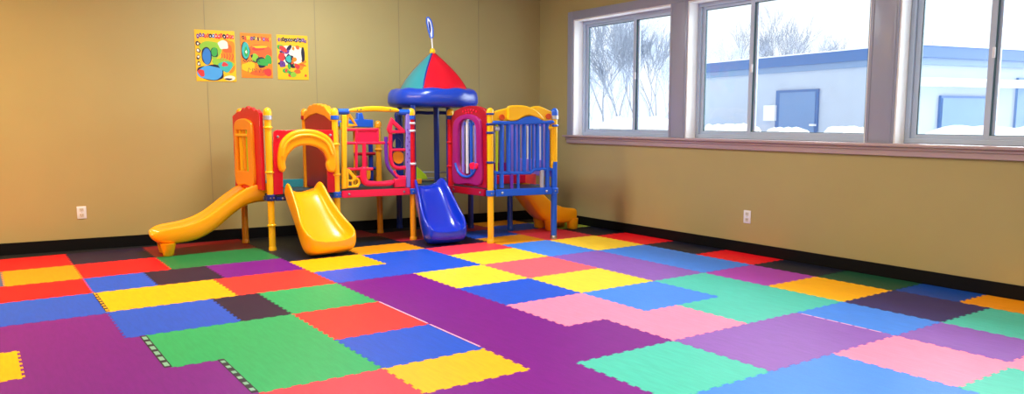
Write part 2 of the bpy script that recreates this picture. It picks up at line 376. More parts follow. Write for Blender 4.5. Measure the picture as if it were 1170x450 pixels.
for col, poly, label in mats:
    pl = []
    for p, q in zip(poly, poly[1:]+poly[:1]): pl += edge_pts(p, q)
    cx = sum(p[0] for p in poly)/len(poly); cy = sum(p[1] for p in poly)/len(poly)
    bm = bmesh.new(); f = bm.faces.new([bm.verts.new((x-cx, y-cy, 0)) for x, y in pl]); f.normal_update()
    if f.normal.z < 0: f.normal_flip()
    r = bmesh.ops.inset_region(bm, faces=[f], thickness=.0016, use_even_offset=True)
    bmesh.ops.delete(bm, geom=r['faces'], context='FACES')
    top = bm.faces[:][0]
    e = bmesh.ops.extrude_face_region(bm, geom=[top])
    bmesh.ops.translate(bm, verts=[g for g in e['geom'] if isinstance(g, bmesh.types.BMVert)], vec=(0, 0, DK-.0025))
    top = [g for g in e['geom'] if isinstance(g, bmesh.types.BMFace)][0]
    bmesh.ops.inset_region(bm, faces=[top], thickness=.0024, depth=.0025, use_even_offset=True)
    o = ob('foam_floor_mat', bm, mm[col]); o.location = (cx, cy, 0)
    tag(o, label, 'floor mat', 'interlocking foam floor mats')
    if label.startswith(EDGED): mat_by[label] = o

def edging(key, x, y0, y1, w, m, pads=None, n=0, pw=.6):
    """strip lying along a seam; pads: little tongues on it"""
    o = next(v for k, v in mat_by.items() if k.startswith(key))
    bm = bmesh.new(); box(bm, x-w/2-o.location.x, x+w/2-o.location.x, y0-o.location.y, y1-o.location.y, DK-.004, DK+.0008)
    st_ = ob('edge_strip', bm, m); st_.parent = o
    for i in range(n):
        c = y0+(y1-y0)*(i+.5)/n; L = (y1-y0)/n*pw
        bm = bmesh.new(); box(bm, x-w*.32-o.location.x, x+w*.32-o.location.x, c-L/2-o.location.y, c+L/2-o.location.y, DK, DK+.0016, .0006)
        t = ob('edge_tooth', bm, pads); t.parent = st_
tooth_g = mat('foam_grey_green', '#7fb8a0', rough=.5); tooth_p = mat('foam_pale_pink', '#f4b8d8', rough=.5); gap_m = mat('foam_gap_black', '#100c20', rough=.6)
edging('large stepped green', .885, 4.93, 5.76, .045, gap_m, tooth_g, 6)
edging('large stepped green', 1.185, 4.19, 4.91, .04, gap_m, tooth_g, 6, .4)
edging('light blue foam mat edged', 5.135, 2.90, 3.56, .02, mm['violet'], tooth_p, 6, .8)
edging('long yellow foam mat', .785, 6.68, 7.46, .03, gap_m, mm['yellow'], 8, .5)
edging('coral red foam mat between', 2.655, 4.94, 5.76, .014, tooth_p)
edging('blue foam mat between coral', 2.655, 4.22, 4.90, .014, tooth_p)
# ------------------------------------------------------------------ play structure: one thing, all bolted together
ps = empty('play_structure', (4.0, 8.7, 0))
tag(ps, 'multicoloured plastic play structure with four slides, towers and a red and teal pointed roof', 'playground structure')
def part(o, sub=None):
    return keep(o, ps)
def sub(o, parent):
    o.parent = parent; o.matrix_parent_inverse = parent.matrix_world.inverted() if parent.parent is None else (Matrix.Translation(ps.location).inverted() @ Matrix.Identity(4)).inverted() @ Matrix.Identity(4)
    o.matrix_parent_inverse = Matrix.Identity(4); return o
P1, P2, P3, P1b = (2.65, 9.50), (2.74, 8.76), (3.49, 8.67), (3.40, 9.41)
P4, P5, Q1, Q2, Q3 = (4.42, 8.55), (4.98, 8.58), (4.33, 9.31), (4.74, 9.57), (5.54, 9.02)
YM, RR, BR = (5.05, 7.77), (5.88, 7.61), (5.90, 8.60)
Z0 = DK
ZD = .655
def post(p, m, top=1.55, cap=yel, lower=None, split=.66, collar=None, rings=(), ringm=None, r=.037, foot=None, z0=Z0):
    bm = bmesh.new()
    lathe(bm, [(r, z0 if not lower else split), (r, top)], (p[0], p[1], 0), 20)
    o = part(ob('post', bm, m, None, 40))
    if lower:
        bm = bmesh.new(); lathe(bm, [(r, z0), (r, split)], (p[0], p[1], 0), 20); sub(ob('post_lower_section', bm, lower, None, 40), o)
    if cap:
        bm = bmesh.new(); R0 = r*1.22
        lathe(bm, [(R0, top-.015), (R0, top+.02)]+[(R0*math.cos(t), top+.02+R0*1.15*math.sin(t)) for t in (.3, .6, .9, 1.2, 1.5)], (p[0], p[1], 0), 20)
        sub(ob('post_cap', bm, cap, None, 50), o)
    if collar:
        bm = bmesh.new(); lathe(bm, [(r*1.1, top-.065), (r*1.3, top-.06), (r*1.3, top-.02), (r*1.1, top-.015)], (p[0], p[1], 0), 20)
        sub(ob('collar', bm, collar, None, 40), o)
    for z in rings:
        bm = bmesh.new(); lathe(bm, [(r, z-.014), (r*1.22, z-.012), (r*1.34, z-.006), (r*1.34, z+.006), (r*1.22, z+.012), (r, z+.014)], (p[0], p[1], 0), 20)
        sub(ob('ring', bm, ringm or m, None, 40), o)
    # shoe on the mat
    bm = bmesh.new(); fr = r*1.18
    lathe(bm, [(fr, z0), (fr, z0+.03), (r, z0+.045)], (p[0], p[1], 0), 20); sub(ob('post_shoe', bm, foot or lower or m, None, 40), o)
    return o
post(P1, gold, cap=gold, collar=dred, rings=(1.2, .9))
post(P2, yel, cap=yel, collar=steel, rings=(1.40, .90, .30))
post(P3, yel, cap=yel, collar=blue, rings=(1.20, .85))
post(P1b, gold, cap=gold, collar=dred, rings=(1.2,))
post(P4, red, cap=yel, collar=blue, lower=gold, split=.58, rings=(1.44, 1.35, .95), ringm=whitep)
post(P5, red, cap=yel, collar=dblue, lower=dred, split=.58, rings=(1.2, .9))
post(YM, yel, cap=yel, rings=(1.55, 1.43, 1.33, .98), ringm=dblue)
post(RR, yel, cap=blue, collar=steel, lower=blue, split=.97, rings=(1.41,), ringm=blue, foot=gunm)
post(Q1, gold, top=1.40, cap=gold, rings=(1.1,))
post(Q2, dblue, top=1.52, cap=dblue)
post(Q3, dblue, top=1.52, cap=dblue)
post(BR, blue, top=1.52, cap=blue, rings=(1.2,))
# connecting hub clamps at deck level
def clamp(p, m, z=.615):
    bm = bmesh.new(); lathe(bm, [(.044, z-.035), (.053, z-.03), (.053, z+.03), (.044, z+.035)], (p[0], p[1], 0), 20)
    o = part(ob('deck_clamp', bm, m, None, 40))
    for a in (-1.9, -1.2):
        bm = bmesh.new(); lathe(bm, [(.009, 0), (.009, .006)], (p[0]+.052*math.cos(a), p[1]+.052*math.sin(a), z), 10, (math.cos(a), math.sin(a), 0)); sub(ob('bolt', bm, gunm), o)
for p, m in ((P1, dblue), (P2, dblue), (P3, blue), (P4, blue), (P5, dred), (YM, blue), (RR, blue), (Q1, gold), (Q2, dblue), (Q3, dblue), (BR, blue)): clamp(p, m)
# decks
def deck(pts):
    bm = bmesh.new(); quad_prism(bm, pts, ZD-.05, ZD); part(ob('deck', bm, deckm))
deck([P1, P2, P3, P1b]); deck([P1b, P3, P4, Q1]); deck([Q1, P4, P5, Q3, Q2]); deck([P5, YM, RR, BR, Q3])
def beam(A, B, m, z0=.575, z1=.66, t=.035, off=.035, trim=.05):
    f = Face(A, B); a = f.w(trim, 0, off-t/2); b = f.w(f.L-trim, 0, off-t/2); c = f.w(f.L-trim, 0, off+t/2); d = f.w(trim, 0, off+t/2)
    bm = bmesh.new(); quad_prism(bm, [(a.x, a.y), (b.x, b.y), (c.x, c.y), (d.x, d.y)], z0, z1)
    bmesh.ops.bevel(bm, geom=bm.edges[:], offset=.008, segments=2, affect='EDGES')
    o = part(ob('deck_beam', bm, m, None, 40))
    for u in (trim+.08, f.L-trim-.08):
        bm = bmesh.new(); lathe(bm, [(.014, 0), (.014, .008), (.006, .012)], f.w(u, (z0+z1)/2, off+t/2), 12, f.n); sub(ob('bolt', bm, gunm), o)
beam(P1, P2, dblue, z1=.625, off=.0); beam(P2, P3, dblue, z1=.625, off=.0); beam(P3, P4, pink); beam(P4, P5, blue, off=.01); beam(P5, YM, dred); beam(YM, RR, blue)
beam(RR, BR, blue); beam(Q1, P1b, dblue); beam(Q2, Q1, dblue); beam(Q3, Q2, dblue)

# ---- left tower, side facing the long slide
f = Face(P1, P2)
U = lambda f, *pp: f.uz(*pp)
L_ = f.L
red_out = [(-.05, .70), (L_-.045, .70), (L_-.045, 1.56), (L_*.84, 1.60), (L_*.76, 1.585), (L_*.66, 1.625), (L_*.58, 1.61), (L_*.5, 1.64), (L_*.42, 1.61), (L_*.34, 1.625), (L_*.25, 1.585), (L_*.16, 1.585), (-.05, 1.53)]
wh = [(.11, .89), (.43, .89), (.43, 1.38), (.11, 1.38)]
pan = part(slab('side_panel', [red_out, wh], P1, P2, .045, red, off=.055))
fr_out = smooth_loop([(.05, .75), (.30, .745), (.54, .75), (.55, 1.1), (.545, 1.36), (.50, 1.465), (.30, 1.50), (.10, 1.465), (.05, 1.36), (.045, 1.1)], 5)
sub(slab('window_surround', [fr_out, [(.12, .90), (.42, .90), (.42, 1.37), (.12, 1.37)]], P1, P2, .05, gold, bev=.012, off=.085), pan)
for u, m in ((.165, yel), (.27, gold), (.36, lime)):
    tube('window_bar', [[f.w(u, .88, .07), f.w(u, 1.39, .07)]], .024, m).parent = pan
tube('window_rail', [[f.w(.11, 1.31, .10), f.w(.43, 1.31, .10)]], .018, yel).parent = pan
# ---- left tower, front arch above the wide yellow slide
f = Face(P2, P3)
ro = U(f, (312, 222), (312, 151), (316, 148), (328, 148.5), (347, 147.5), (368, 148), (382, 148.5), (385, 151), (385, 219), (374, 219.5), (374, 190), (371, 178), (363, 168), (348, 164), (334, 168), (326, 178), (323, 190), (323, 221))
pan = part(slab('arch_panel', [ro], P2, P3, .05, red))
hood = smooth_loop(U(f, (321, 196), (317, 191), (316.5, 176), (320, 161), (331, 150.5), (347, 147), (363, 149.5), (376, 158), (382, 172), (383, 190), (379, 196), (373, 194), (371, 187), (372, 181), (367, 172), (358, 167), (347, 165.5), (336, 168), (328, 176), (324.5, 184), (325, 192)), 5)
hd = slab('arch_hood', [hood], P2, P3, .10, yel_slide, bev=.026, off=.055); hd.parent = pan
rid = U(f, (321, 178), (326, 163), (335, 156.5), (347, 154), (360, 156), (371, 163), (377, 176))
tube('hood_ridge', [[f.w(u, z, .10) for u, z in rid]], .02, yel_slide).parent = pan
for u, z in U(f, (317, 156), (376.5, 154)):
    bm = bmesh.new(); lathe(bm, [(.016, 0), (.016, .012), (.008, .016)], f.w(u, z, .025), 12, f.n); ob('bolt', bm, gunm).parent = pan
# ---- left tower, red panel with golden crest on the far side
f = Face(P1b, P3); L_ = f.L
pan = part(slab('side_panel', [[(.05, .67), (L_-.05, .67), (L_-.05, 1.50), (L_*.7, 1.555), (L_*.5, 1.57), (L_*.3, 1.555), (.05, 1.50)]], P1b, P3, .05, dred))
cr = [(.04, 1.47), (.04, 1.55), (.10, 1.60), (.14, 1.59)]+[(.16+i*.045, 1.63+.035*math.sin(math.pi*(i+.5)/10)+(.012 if i % 2 else 0)) for i in range(10)]+[(L_-.12, 1.60), (L_-.04, 1.55), (L_-.04, 1.47), (L_*.75, 1.53), (L_*.5, 1.56), (L_*.25, 1.53)]
slab('crest', [cr], P1b, P3, .08, gold, bev=.01).parent = pan
# low kickboard at the back of that deck
f = Face(P1, P1b); part(slab('kickboard', [[(.05, .66), (f.L-.05, .66), (f.L-.05, .76), (.05, .76)]], P1, P1b, .04, teal))

# ---- climbing front between the towers
f = Face(P3, P4)
def ft(name, m, rad, *paths, off=0, parent=None, **k):
    o = tube(name, [f.px(*p, off=off) for p in paths], rad, m, **k)
    if parent: o.parent = parent
    else: part(o)
    return o
# top beam: yellow bow with blue sockets
top = part(slab('top_beam', [smooth_loop(U(f, (398, 127.5), (399, 124.5), (410, 122.3), (426, 121), (442, 121.8), (454, 124), (455, 127.5), (442, 127.6), (426, 127), (410, 127.6)), 4)], P3, P4, .07, yel, bev=.018))
ft('beam_end_sleeve', blue, .034, [(386.5, 127.2), (398.5, 127.2)], parent=top); ft('beam_end_sleeve', blue, .034, [(455, 128), (468, 128)], parent=top)
for u, z in U(f, (407.5, 125.6), (411.5, 124.8), (445, 125.2)):
    bm = bmesh.new(); lathe(bm, [(.008, 0), (.008, .006)], f.w(u, z, .035), 10, f.n); ob('bolt', bm, dark_m).parent = top
fr = part(slab('frame_stile', [U(f, (390.5, 131), (396, 131), (396, 215), (390.5, 215.5))], P3, P4, .06, yel, bev=.012))
fr2 = part(slab('frame_stile', [U(f, (463.3, 130), (468.6, 130), (468.6, 214), (463.3, 214.3))], P3, P4, .06, lilac, bev=.012))
bm = bmesh.new()
for k in range(9):
    u, z = U(f, (464.6+(k % 2)*2.2, 148+k*4.6))[0]; lathe(bm, [(.009, 0), (.009, .004)], f.w(u, z, .03), 8, f.n)
ob('climbing_dimple', bm, purp).parent = fr2
# yellow corner gussets
g1 = U(f, (396, 192), (399, 193), (406, 201), (410.5, 204.5), (411.5, 209), (409, 213.5), (396, 214.5))
part(slab('corner_gusset', [g1, smooth_loop(U(f, (403.5, 207), (406.5, 204.8), (409, 207.3), (407, 210.8), (404, 210.5)), 3), U(f, (398, 197), (402, 202), (402, 205), (398, 205)), U(f, (398, 207), (401.5, 207.5), (402, 211.5), (398, 212))], P3, P4, .05, yel, bev=.007))
part(slab('corner_gusset', [U(f, (396.5, 130), (400, 130), (408.5, 143.5), (396.5, 145)), U(f, (398, 134), (399.4, 134), (405, 142), (398, 142.6))], P3, P4, .04, gold, bev=.006))
# pink horizontal bars and uprights
for y, x0, x1 in ((148, 396, 432.5), (163.3, 396, 446.5), (193, 396, 426)):
    ft('crossbar', pink, .017, [(x0, y), (x1, y-.3)])
part(slab('pink_board', [U(f, (408.5, 149), (431, 149), (431, 162), (408.5, 162.4))], P3, P4, .03, pink, bev=.006, off=-.01))
ft('upright', pink, .017, [(407.3, 148), (407.3, 193)]); ft('upright', pink, .024, [(416.3, 163), (416.3, 193)]); ft('upright', pink, .014, [(431.8, 147), (431.8, 163)])
# boat-like bumper rail
bo = smooth_loop(U(f, (412.5, 191), (417.5, 190.5), (418.2, 196), (418.5, 203), (421.5, 206), (436, 206.8), (448, 205.5), (449, 209.5), (444, 211.8), (430, 212.3), (418, 212), (412.5, 207.5), (411.2, 199)), 4)
part(slab('bumper_rail', [bo], P3, P4, .09, pink, bev=.022, off=.01))
ft('crossbar', pink, .013, [(402, 203), (411, 201.5)])
# right-hand pink frame with the pointed top
part(slab('pointed_frame', [U(f, (447, 134), (450.5, 137.5), (462.5, 148.5), (462.5, 152), (444, 152), (442, 147)), U(f, (448.3, 141.5), (456.5, 148.5), (447.5, 148.5))], P3, P4, .06, pink, bev=.01))
ft('upright', pink, .024, [(446.3, 150), (446.3, 172), (447, 183), (451, 190.5), (463, 191.5)])
ft('crossbar', pink, .017, [(446, 171), (463, 171)])
ft('curved_rail', purp, .022, [(441, 156), (441.3, 175), (443.5, 190), (450, 198.5), (455, 203)])
ft('curved_rail', pink, .024, [(449.5, 195), (454, 201.5), (463, 202.8)])
part(slab('corner_block', [U(f, (449.5, 204), (463, 202.5), (463, 213), (449.5, 213.5))], P3, P4, .08, pink, bev=.012))
part(slab('round_window_board', [U(f, (448.5, 153), (462.5, 153), (462.5, 190), (450, 188), (448.5, 184)), smooth_loop(U(f, (455.5, 157), (460, 162), (460, 168), (451, 168), (451, 162)), 3)], P3, P4, .02, dblue, bev=.003, off=-.05))
part(slab('porthole', [smooth_loop(U(f, (455.5, 173), (461.5, 175), (461.5, 184), (456, 187), (450.5, 183), (450.5, 175)), 4)], P3, P4, .02, gold, bev=.003, off=-.035))
# back of that deck: blue and green toy shelf, uprights
f = Face(P1b, Q1)
part(slab('back_board', [[(.05, 1.30), (.42, 1.30), (.42, 1.16), (.05, 1.16)]], P1b, Q1, .03, dred, bev=.006))
sh = part(slab('back_shelf', [[(.30, 1.40), (.86, 1.38), (.86, 1.48), (.74, 1.49), (.72, 1.57), (.66, 1.57), (.65, 1.49), (.30, 1.46)]], P1b, Q1, .10, blue, bev=.015))
slab('green_wedge', [[(.42, 1.385), (.60, 1.43), (.42, 1.45)]], P1b, Q1, .12, lime, bev=.006, off=.02).parent = sh
slab('dark_ledge', [[(.42, 1.36), (.90, 1.355), (.90, 1.38), (.42, 1.385)]], P1b, Q1, .14, gold, bev=.006, off=.02).parent = sh
for u, m, r in ((.30, gold, .03), (.12, dred, .03), (.62, gold, .018), (.83, dblue, .03)):
    part(tube('back_upright', [[f.w(u, .66, 0), f.w(u, 1.39, 0)]], r, m))
for z in (.86, 1.05):
    part(tube('back_rail', [[f.w(.6, z, .03), f.w(.88, z, .03)]], .02, dblue if z < 1 else dred))
part(slab('spindle_toy', [smooth_loop([(.70, .72), (.78, .72), (.80, .80), (.78, .88), (.70, .88), (.68, .80)], 3)], P1b, Q1, .08, gold, bev=.015, off=.05))
part(tube('pink_toy_bar', [[f.w(.73, .90, .06), f.w(.73, 1.02, .06)]], .035, pink))

# ---- roofed tower
roof_blue = mat('roof_ring_blue', '#153fb4', **PL)
CR = Vector((4.955, 8.97, 0)); RB = .565
roof = part(ob('roof_ring', (lambda b: (lathe(b, [(.30, 1.66), (.44, 1.635), (RB-.05, 1.64), (RB-.01, 1.66), (RB+.008, 1.70), (RB+.008, 1.76), (RB-.004, 1.81), (RB-.035, 1.85), (RB-.09, 1.87), (.43, 1.87), (.40, 1.83)], CR, 48), b)[1])(bmesh.new()), roof_blue, None, 50))
for v in roof.data.vertices:     # gentle lobes moulded into the ring
    p = v.co-CR; a = math.atan2(p.y, p.x); k = 1+.016*math.cos(a*9+.6)
    if p.z > 1.65 and p.xy.length > .5: v.co.x, v.co.y = CR.x+p.x*k, CR.y+p.y*k
    if p.z > 1.8: v.co.z += .008*math.cos(a*9)
def gore(a0, a1, m):
    bm = bmesh.new(); N, K = 14, 10
    grid = []
    for k in range(N+1):
        t = k/N; row = []
        for j in range(K+1):
            s = j/K; a = a0+(a1-a0)*s
            r = .425*(math.cos(t*math.pi/2)**.92)*(1-.0*s); 
            # a straight-sided bulging tent: profile between cone and dome
            r = .44*((1-t)*.5+.5*math.cos(t*math.pi/2))
            r *= 1-.07*math.sin(math.pi*0)+.0
            flat = math.cos((a1-a0)/2)/math.cos(a-(a0+a1)/2)   # chord between the ribs
            r *= .55+.45*flat
            row.append(bm.verts.new(CR+Vector((math.cos(a)*r, math.sin(a)*r, 1.85+.49*t))))
        grid.append(row)
    for p, q in zip(grid, grid[1:]):
        for j in range(K): bm.faces.new((p[j], p[j+1], q[j+1], q[j]))
    bmesh.ops.remove_doubles(bm, verts=bm.verts[:], dist=.0005)
    bmesh.ops.solidify(bm, geom=bm.faces[:], thickness=-.012)
    return part(ob('roof_panel', bm, m, None, 60))
aim = math.atan2(-8.97, -4.955)      # from roof centre to the eye
for i in range(4):
    a0 = aim-.28+i*math.pi/2     # a rib stands just left of the middle
    gore(a0+.012, a0+math.pi/2-.012, (red, mat('dark_red_roof', '#a01424', **PL), mat('teal_roof', '#2a8f96', **PL), teal)[i])
    rb = [CR+Vector((math.cos(a0)*(r+.004), math.sin(a0)*(r+.004), 1.85+.49*t)) for t, r in [(k/10, .44*((1-k/10)*.5+.5*math.cos(k/10*math.pi/2))) for k in range(11)]]
    part(tube('roof_rib', [rb], .013, dblue if i == 0 else dred))
bm = bmesh.new(); lathe(bm, [(.02, 2.31), (.034, 2.325), (.038, 2.35), (.03, 2.375), (.012, 2.39)], CR, 16); fin = part(ob('finial_ball', bm, yel, None, 60))
d = rt
tip = CR+Vector((0, 0, 2.38))
sub(tube('finial_rod', [[tip, tip+Vector((0, 0, .17))-d*.01]], .009, whitep), fin)
leaf = [tip-d*.01+Vector((0, 0, .14))+d*x+Vector((0, 0, z)) for x, z in ((0, 0), (.018, .07), (.012, .15), (-.018, .235), (-.048, .255), (-.058, .22), (-.046, .13), (-.025, .05))]
sub(link('pennant_rim', curve_mesh('pennant_rim', [leaf], .010, cyc=True), blue, None, 180), fin)
lf = Face(((tip-d*.2).x, (tip-d*.2).y), ((tip+d*.2).x, (tip+d*.2).y))
lo = [((p-Vector((lf.A[0], lf.A[1], 0))).dot(lf.ax), p.z) for p in leaf]
sub(slab('pennant', [smooth_loop(lo, 3)], lf.A, lf.B, .008, whitep, bev=.002), fin)
lo2 = [(sum(u for u, z in lo)/8+(u-sum(u for u, z in lo)/8)*.45-.002, sum(z for u, z in lo)/8+(z-sum(z for u, z in lo)/8)*.6) for u, z in lo]
sub(slab('pennant_stripe', [smooth_loop(lo2, 3)], lf.A, lf.B, .014, dblue, bev=.002), fin)
# roof posts and the dark hoop under the ring
RP1, RP2 = (5.075, 9.34), (5.33, 9.13)
bm = bmesh.new(); lathe(bm, [(.036, ZD-.05), (.036, 1.66)], (4.93, 8.85, 0), 18)
part(ob('roof_post', bm, dblue, None, 40))
for p, r in ((Q2, .034), (Q3, .034), (P4, .03), (P5, .03)):
    v = (CR-Vector((p[0], p[1], 0))).normalized()*.045
    bm = bmesh.new(); lathe(bm, [(r, ZD-.0), (r, 1.66)], (p[0]+v.x, p[1]+v.y, 0), 18); part(ob('roof_post', bm, dblue, None, 40))
bq = Face(Q1, Q3)
h1, h2 = Vector((4.83, 9.40, 0)), Vector((5.46, 9.05, 0))
part(tube('roof_hoop', [[h1+Vector((0, 0, .66)), h1+Vector((0, 0, 1.38)), h1+Vector((-.02, .01, 1.47)), h1+Vector((.04, -.02, 1.555)), h1.lerp(h2, .35)+Vector((0, 0, 1.57)), h1.lerp(h2, .75)+Vector((0, 0, 1.57)), h2+Vector((0, 0, 1.56))]], .022, dblue))
for zz in (.70, .78): part(tube('guard_rail', [[h1+Vector((0, 0, zz)), h2+Vector((0, 0, zz))]], .012, steel))
part(slab('corner_gusset', [[(.06, .70), (.30, .70), (.27, .76), (.14, .88), (.06, .9)]], (4.70, 9.3), (5.4, 9.0), .03, lime, bev=.006))
part(slab('deck_ledge', [[(.0, .66), (.36, .66), (.36, .72), (.0, .72)]], (4.42, 9.05), (5.0, 8.95), .05, gold, bev=.006))

# ---- right tower, side with the oval window
f = Face(P5, YM)
hole = smooth_loop(U(f, (526, 190), (525.5, 165), (526, 146), (530, 137), (537.5, 134.5), (545, 137.5), (548.5, 146), (549, 168), (548.5, 191), (544, 200), (537, 203), (530, 199)), 4)
out = U(f, (517.5, 209.5), (517.5, 134), (521, 127), (528, 123), (537, 120.8), (547, 121), (554, 124), (557.5, 128), (557.5, 215))
pan = part(slab('side_panel', [out, hole], P5, YM, .045, dred))
out2 = smooth_loop(U(f, (521.5, 207), (521, 170), (521.5, 143), (525.5, 135), (533, 131), (541, 130.5), (549, 134.5), (553, 143), (553.5, 175), (553.5, 209), (538, 209.5)), 4)
hole2 = smooth_loop(U(f, (527, 190), (526.5, 165), (527, 147), (531, 138.5), (537.5, 136), (544.5, 139), (547.5, 147), (548, 168), (547.5, 190), (543, 198.5), (537, 201), (531, 197.5)), 4)
slab('oval_window_frame', [out2, hole2], P5, YM, .05, magp, bev=.014, off=.03).parent = pan
tube('lower_window_rim', [f.px((525, 186), (526.5, 192), (530, 198), (537, 201.5), (544, 199), (548, 191), (548.5, 185), off=.06)], .016, blue).parent = pan
slab('pink_toy', [smooth_loop(U(f, (542, 186), (550, 186), (550, 192), (543, 193)), 3)], P5, YM, .05, pink, bev=.01, off=.05).parent = pan
for x, m in ((529.5, lilac), (534.2, whitep), (539, blue), (544, lilac)):
    (a, z0), = U(f, (x, 198)); (_, z1), = U(f, (x, 136)); tube('window_bar', [[f.w(a, z0, 0), f.w(a, z1, 0)]], .017, m).parent = pan
bm = bmesh.new()
for x, y in ((531, 127.6), (534, 126.2), (537, 125.6), (540, 125.4), (543, 126), (546, 127.4), (534.5, 129.4), (537.5, 128.6), (541, 128.6)):
    (a, z), = U(f, (x, y)); lathe(bm, [(.013, 0), (.013, .006), (.008, .009)], f.w(a, z, .022), 6, f.n)
ob('moulded_emblem', bm, pink).parent = pan
# ---- right tower, blue barred front
f = Face(YM, RR)
tb = smooth_loop(U(f, (563, 141.5), (563, 138), (575, 138.3), (588, 138), (596, 134.5), (604, 132.6), (612, 134), (620, 138), (630.5, 137.5), (630.5, 141), (618, 141.5), (600, 142.3), (580, 142.3)), 4)
top = part(slab('top_rail', [tb], YM, RR, .06, blue, bev=.014, off=.02))
for x, y0, y1, r in ((573, 140, 214.5, .028), (625.3, 140, 214, .027), (580.8, 140, 196.5, .027), (588.3, 140, 196.5, .018), (593, 140, 196.5, .015), (599, 140, 196.5, .026), (605.4, 140, 195, .016), (609.2, 140, 194, .016), (614, 140, 194, .026), (619.5, 140, 194, .013)):
    o = ft('bar', blue, r, [(x, y0), (x, y1)])
ft('lower_rail', blue, .022, [(564, 196.6), (574, 197.5), (606, 197.5), (610, 193.6), (631, 193)], smooth=False)
ft('short_bar', purp, .022, [(584.5, 198), (584.5, 215)]); ft('short_bar', blue, .019, [(592, 198), (592, 215)]); ft('short_bar', steel, .028, [(619, 194), (619, 214)])
ft('short_bar', blue, .017, [(566, 197), (566, 215.5)])
c1 = smooth_loop(U(f, (563.5, 138.5), (563.5, 130), (567, 126.5), (575, 124.5), (588, 122), (604, 123), (610, 121.6), (616, 121.3), (622, 123.5), (628, 126.5), (631, 128), (631, 138.5), (612, 138), (590, 139)), 4)
cst = part(slab('crest', [c1], YM, RR, .05, yel, bev=.014, off=-.012))
c2 = smooth_loop(U(f, (579.5, 137.5), (579, 129), (579.5, 121.5), (590, 120.2), (600, 121.2), (607, 124), (613, 127.5), (619, 134), (619, 137.5), (611, 134), (603, 131.8), (596, 133.4), (590, 137)), 4)
slab('wave_overlay', [c2], YM, RR, .05, yel, bev=.016, off=.028).parent = cst
badge_m = mat('orange_badge', '#e0581a', **PL)
for x, y in ((573, 134), (626, 133)):
    bm = bmesh.new(); (a, z), = U(f, (x, y)); lathe(bm, [(.036, 0), (.036, .012), (.03, .016), (.026, .008)], f.w(a, z, .012), 20, f.n); ob('round_badge', bm, badge_m).parent = cst
ft('side_strip', yel, .022, [(630.3, 142), (630.3, 192)]); ft('side_strip', lime, .016, [(567.5, 142), (567.5, 196)])
ft('spacer', yel, .03, [(628.5, 186.5), (631, 186.5)]); ft('spacer', yel, .03, [(626, 146), (631, 146)]); ft('spacer', steel, .03, [(565, 147), (570, 147)])
# ---- right tower, back and window side
f = Face(P5, BR); L_ = f.L
part(slab('back_panel', [[(.06, .67), (L_-.06, .67), (L_-.06, .92), (.06, .92)]], P5, BR, .04, magp, bev=.01))
for k in range(7):
    part(tube('back_bar', [[f.w(.12+k*.115, .92, 0), f.w(.12+k*.115, 1.42, 0)]], .016, (lilac, blue, whitep)[k % 3]))
part(tube('back_rail', [[f.w(.04, 1.43, 0), f.w(L_-.04, 1.43, 0)]], .024, blue))
f = Face(BR, RR); L_ = f.L
part(slab('window_side_panel', [[(.05, .78), (L_-.05, .78), (L_-.05, 1.50), (.05, 1.50)], [(.2, .98), (L_-.2, .98), (L_-.2, 1.4), (.2, 1.4)]], BR, RR, .04, lilac, bev=.01))
for k in range(4):
    part(tube('window_bar', [[f.w(.3+k*.13, .97, 0), f.w(.3+k*.13, 1.41, 0)]], .016, (lilac, whitep, lilac, whitep)[k]))
part(slab('low_board', [[(.06, .67), (.62, .67), (.62, .80), (.06, .80)]], (5.92, 8.55), (5.80, 7.72), .03, mat('coral_plastic', '#ff5a50', **PL), bev=.008))
part(slab('seat_board', [[(.1, .67), (.62, .67), (.62, .78), (.1, .78)]], (5.25, 8.3), (5.85, 8.2), .05, pink, bev=.01))

# ---- slides
def slide(name, m, st, lab=None, th=.035, feet=(), cap_back=True):
    """st: stations (cx, cy, heading angle, half width, bed z, rail z, underside z)"""
    bm = bmesh.new(); rings = []
    for cx, cy, h, w, zb, zr, zu in st:
        t = Vector((-math.sin(h), math.cos(h), 0)); c = Vector((cx, cy, 0))
        zm = zu+(zr-zu)*.45
        sec = [(-w*.55, zu), (-w*.9, zu+.012), (-w, zm), (-w, zr-.03), (-w+th*.25, zr-.004), (-w+th*.8, zr-.004), (-w+th*1.1, zr-.03), (-w+th*1.5, zb+(zr-zb)*.35), (-w*.55, zb+.008), (0, zb)]
        sec = sec+[(-a, z) for a, z in reversed(sec[:-1])]
        rings.append([bm.verts.new(c+t*a+Vector((0, 0, z))) for a, z in sec])
    n = len(rings[0])
    for p, q in zip(rings, rings[1:]):
        for i in range(n): bm.faces.new((p[i], p[(i+1) % n], q[(i+1) % n], q[i]))
    bm.faces.new(rings[0][::-1]); bm.faces.new(rings[-1])
    bmesh.ops.recalc_face_normals(bm, faces=bm.faces[:])
    me = bpy.data.meshes.new(name); bm.to_mesh(me); bm.free(); o = link(name, me, m)
    md = o.modifiers.new('s', 'SUBSURF'); md.levels = md.render_levels = 2
    dg = bpy.context.evaluated_depsgraph_get(); me2 = bpy.data.meshes.new_from_object(o.evaluated_get(dg))
    o.modifiers.clear(); o.data = me2; me2.polygons.foreach_set('use_smooth', [True]*len(me2.polygons))
    if lab: o['label'] = lab
    part(o)
    for x, y, r0, r1, z in feet:
        bm = bmesh.new(); lathe(bm, [(r0*.8, Z0), (r0, Z0+.012), (r1, z)], (x, y, 0), 20); fo = ob('slide_foot', bm, m, None, 50); fo.parent = o
    return o
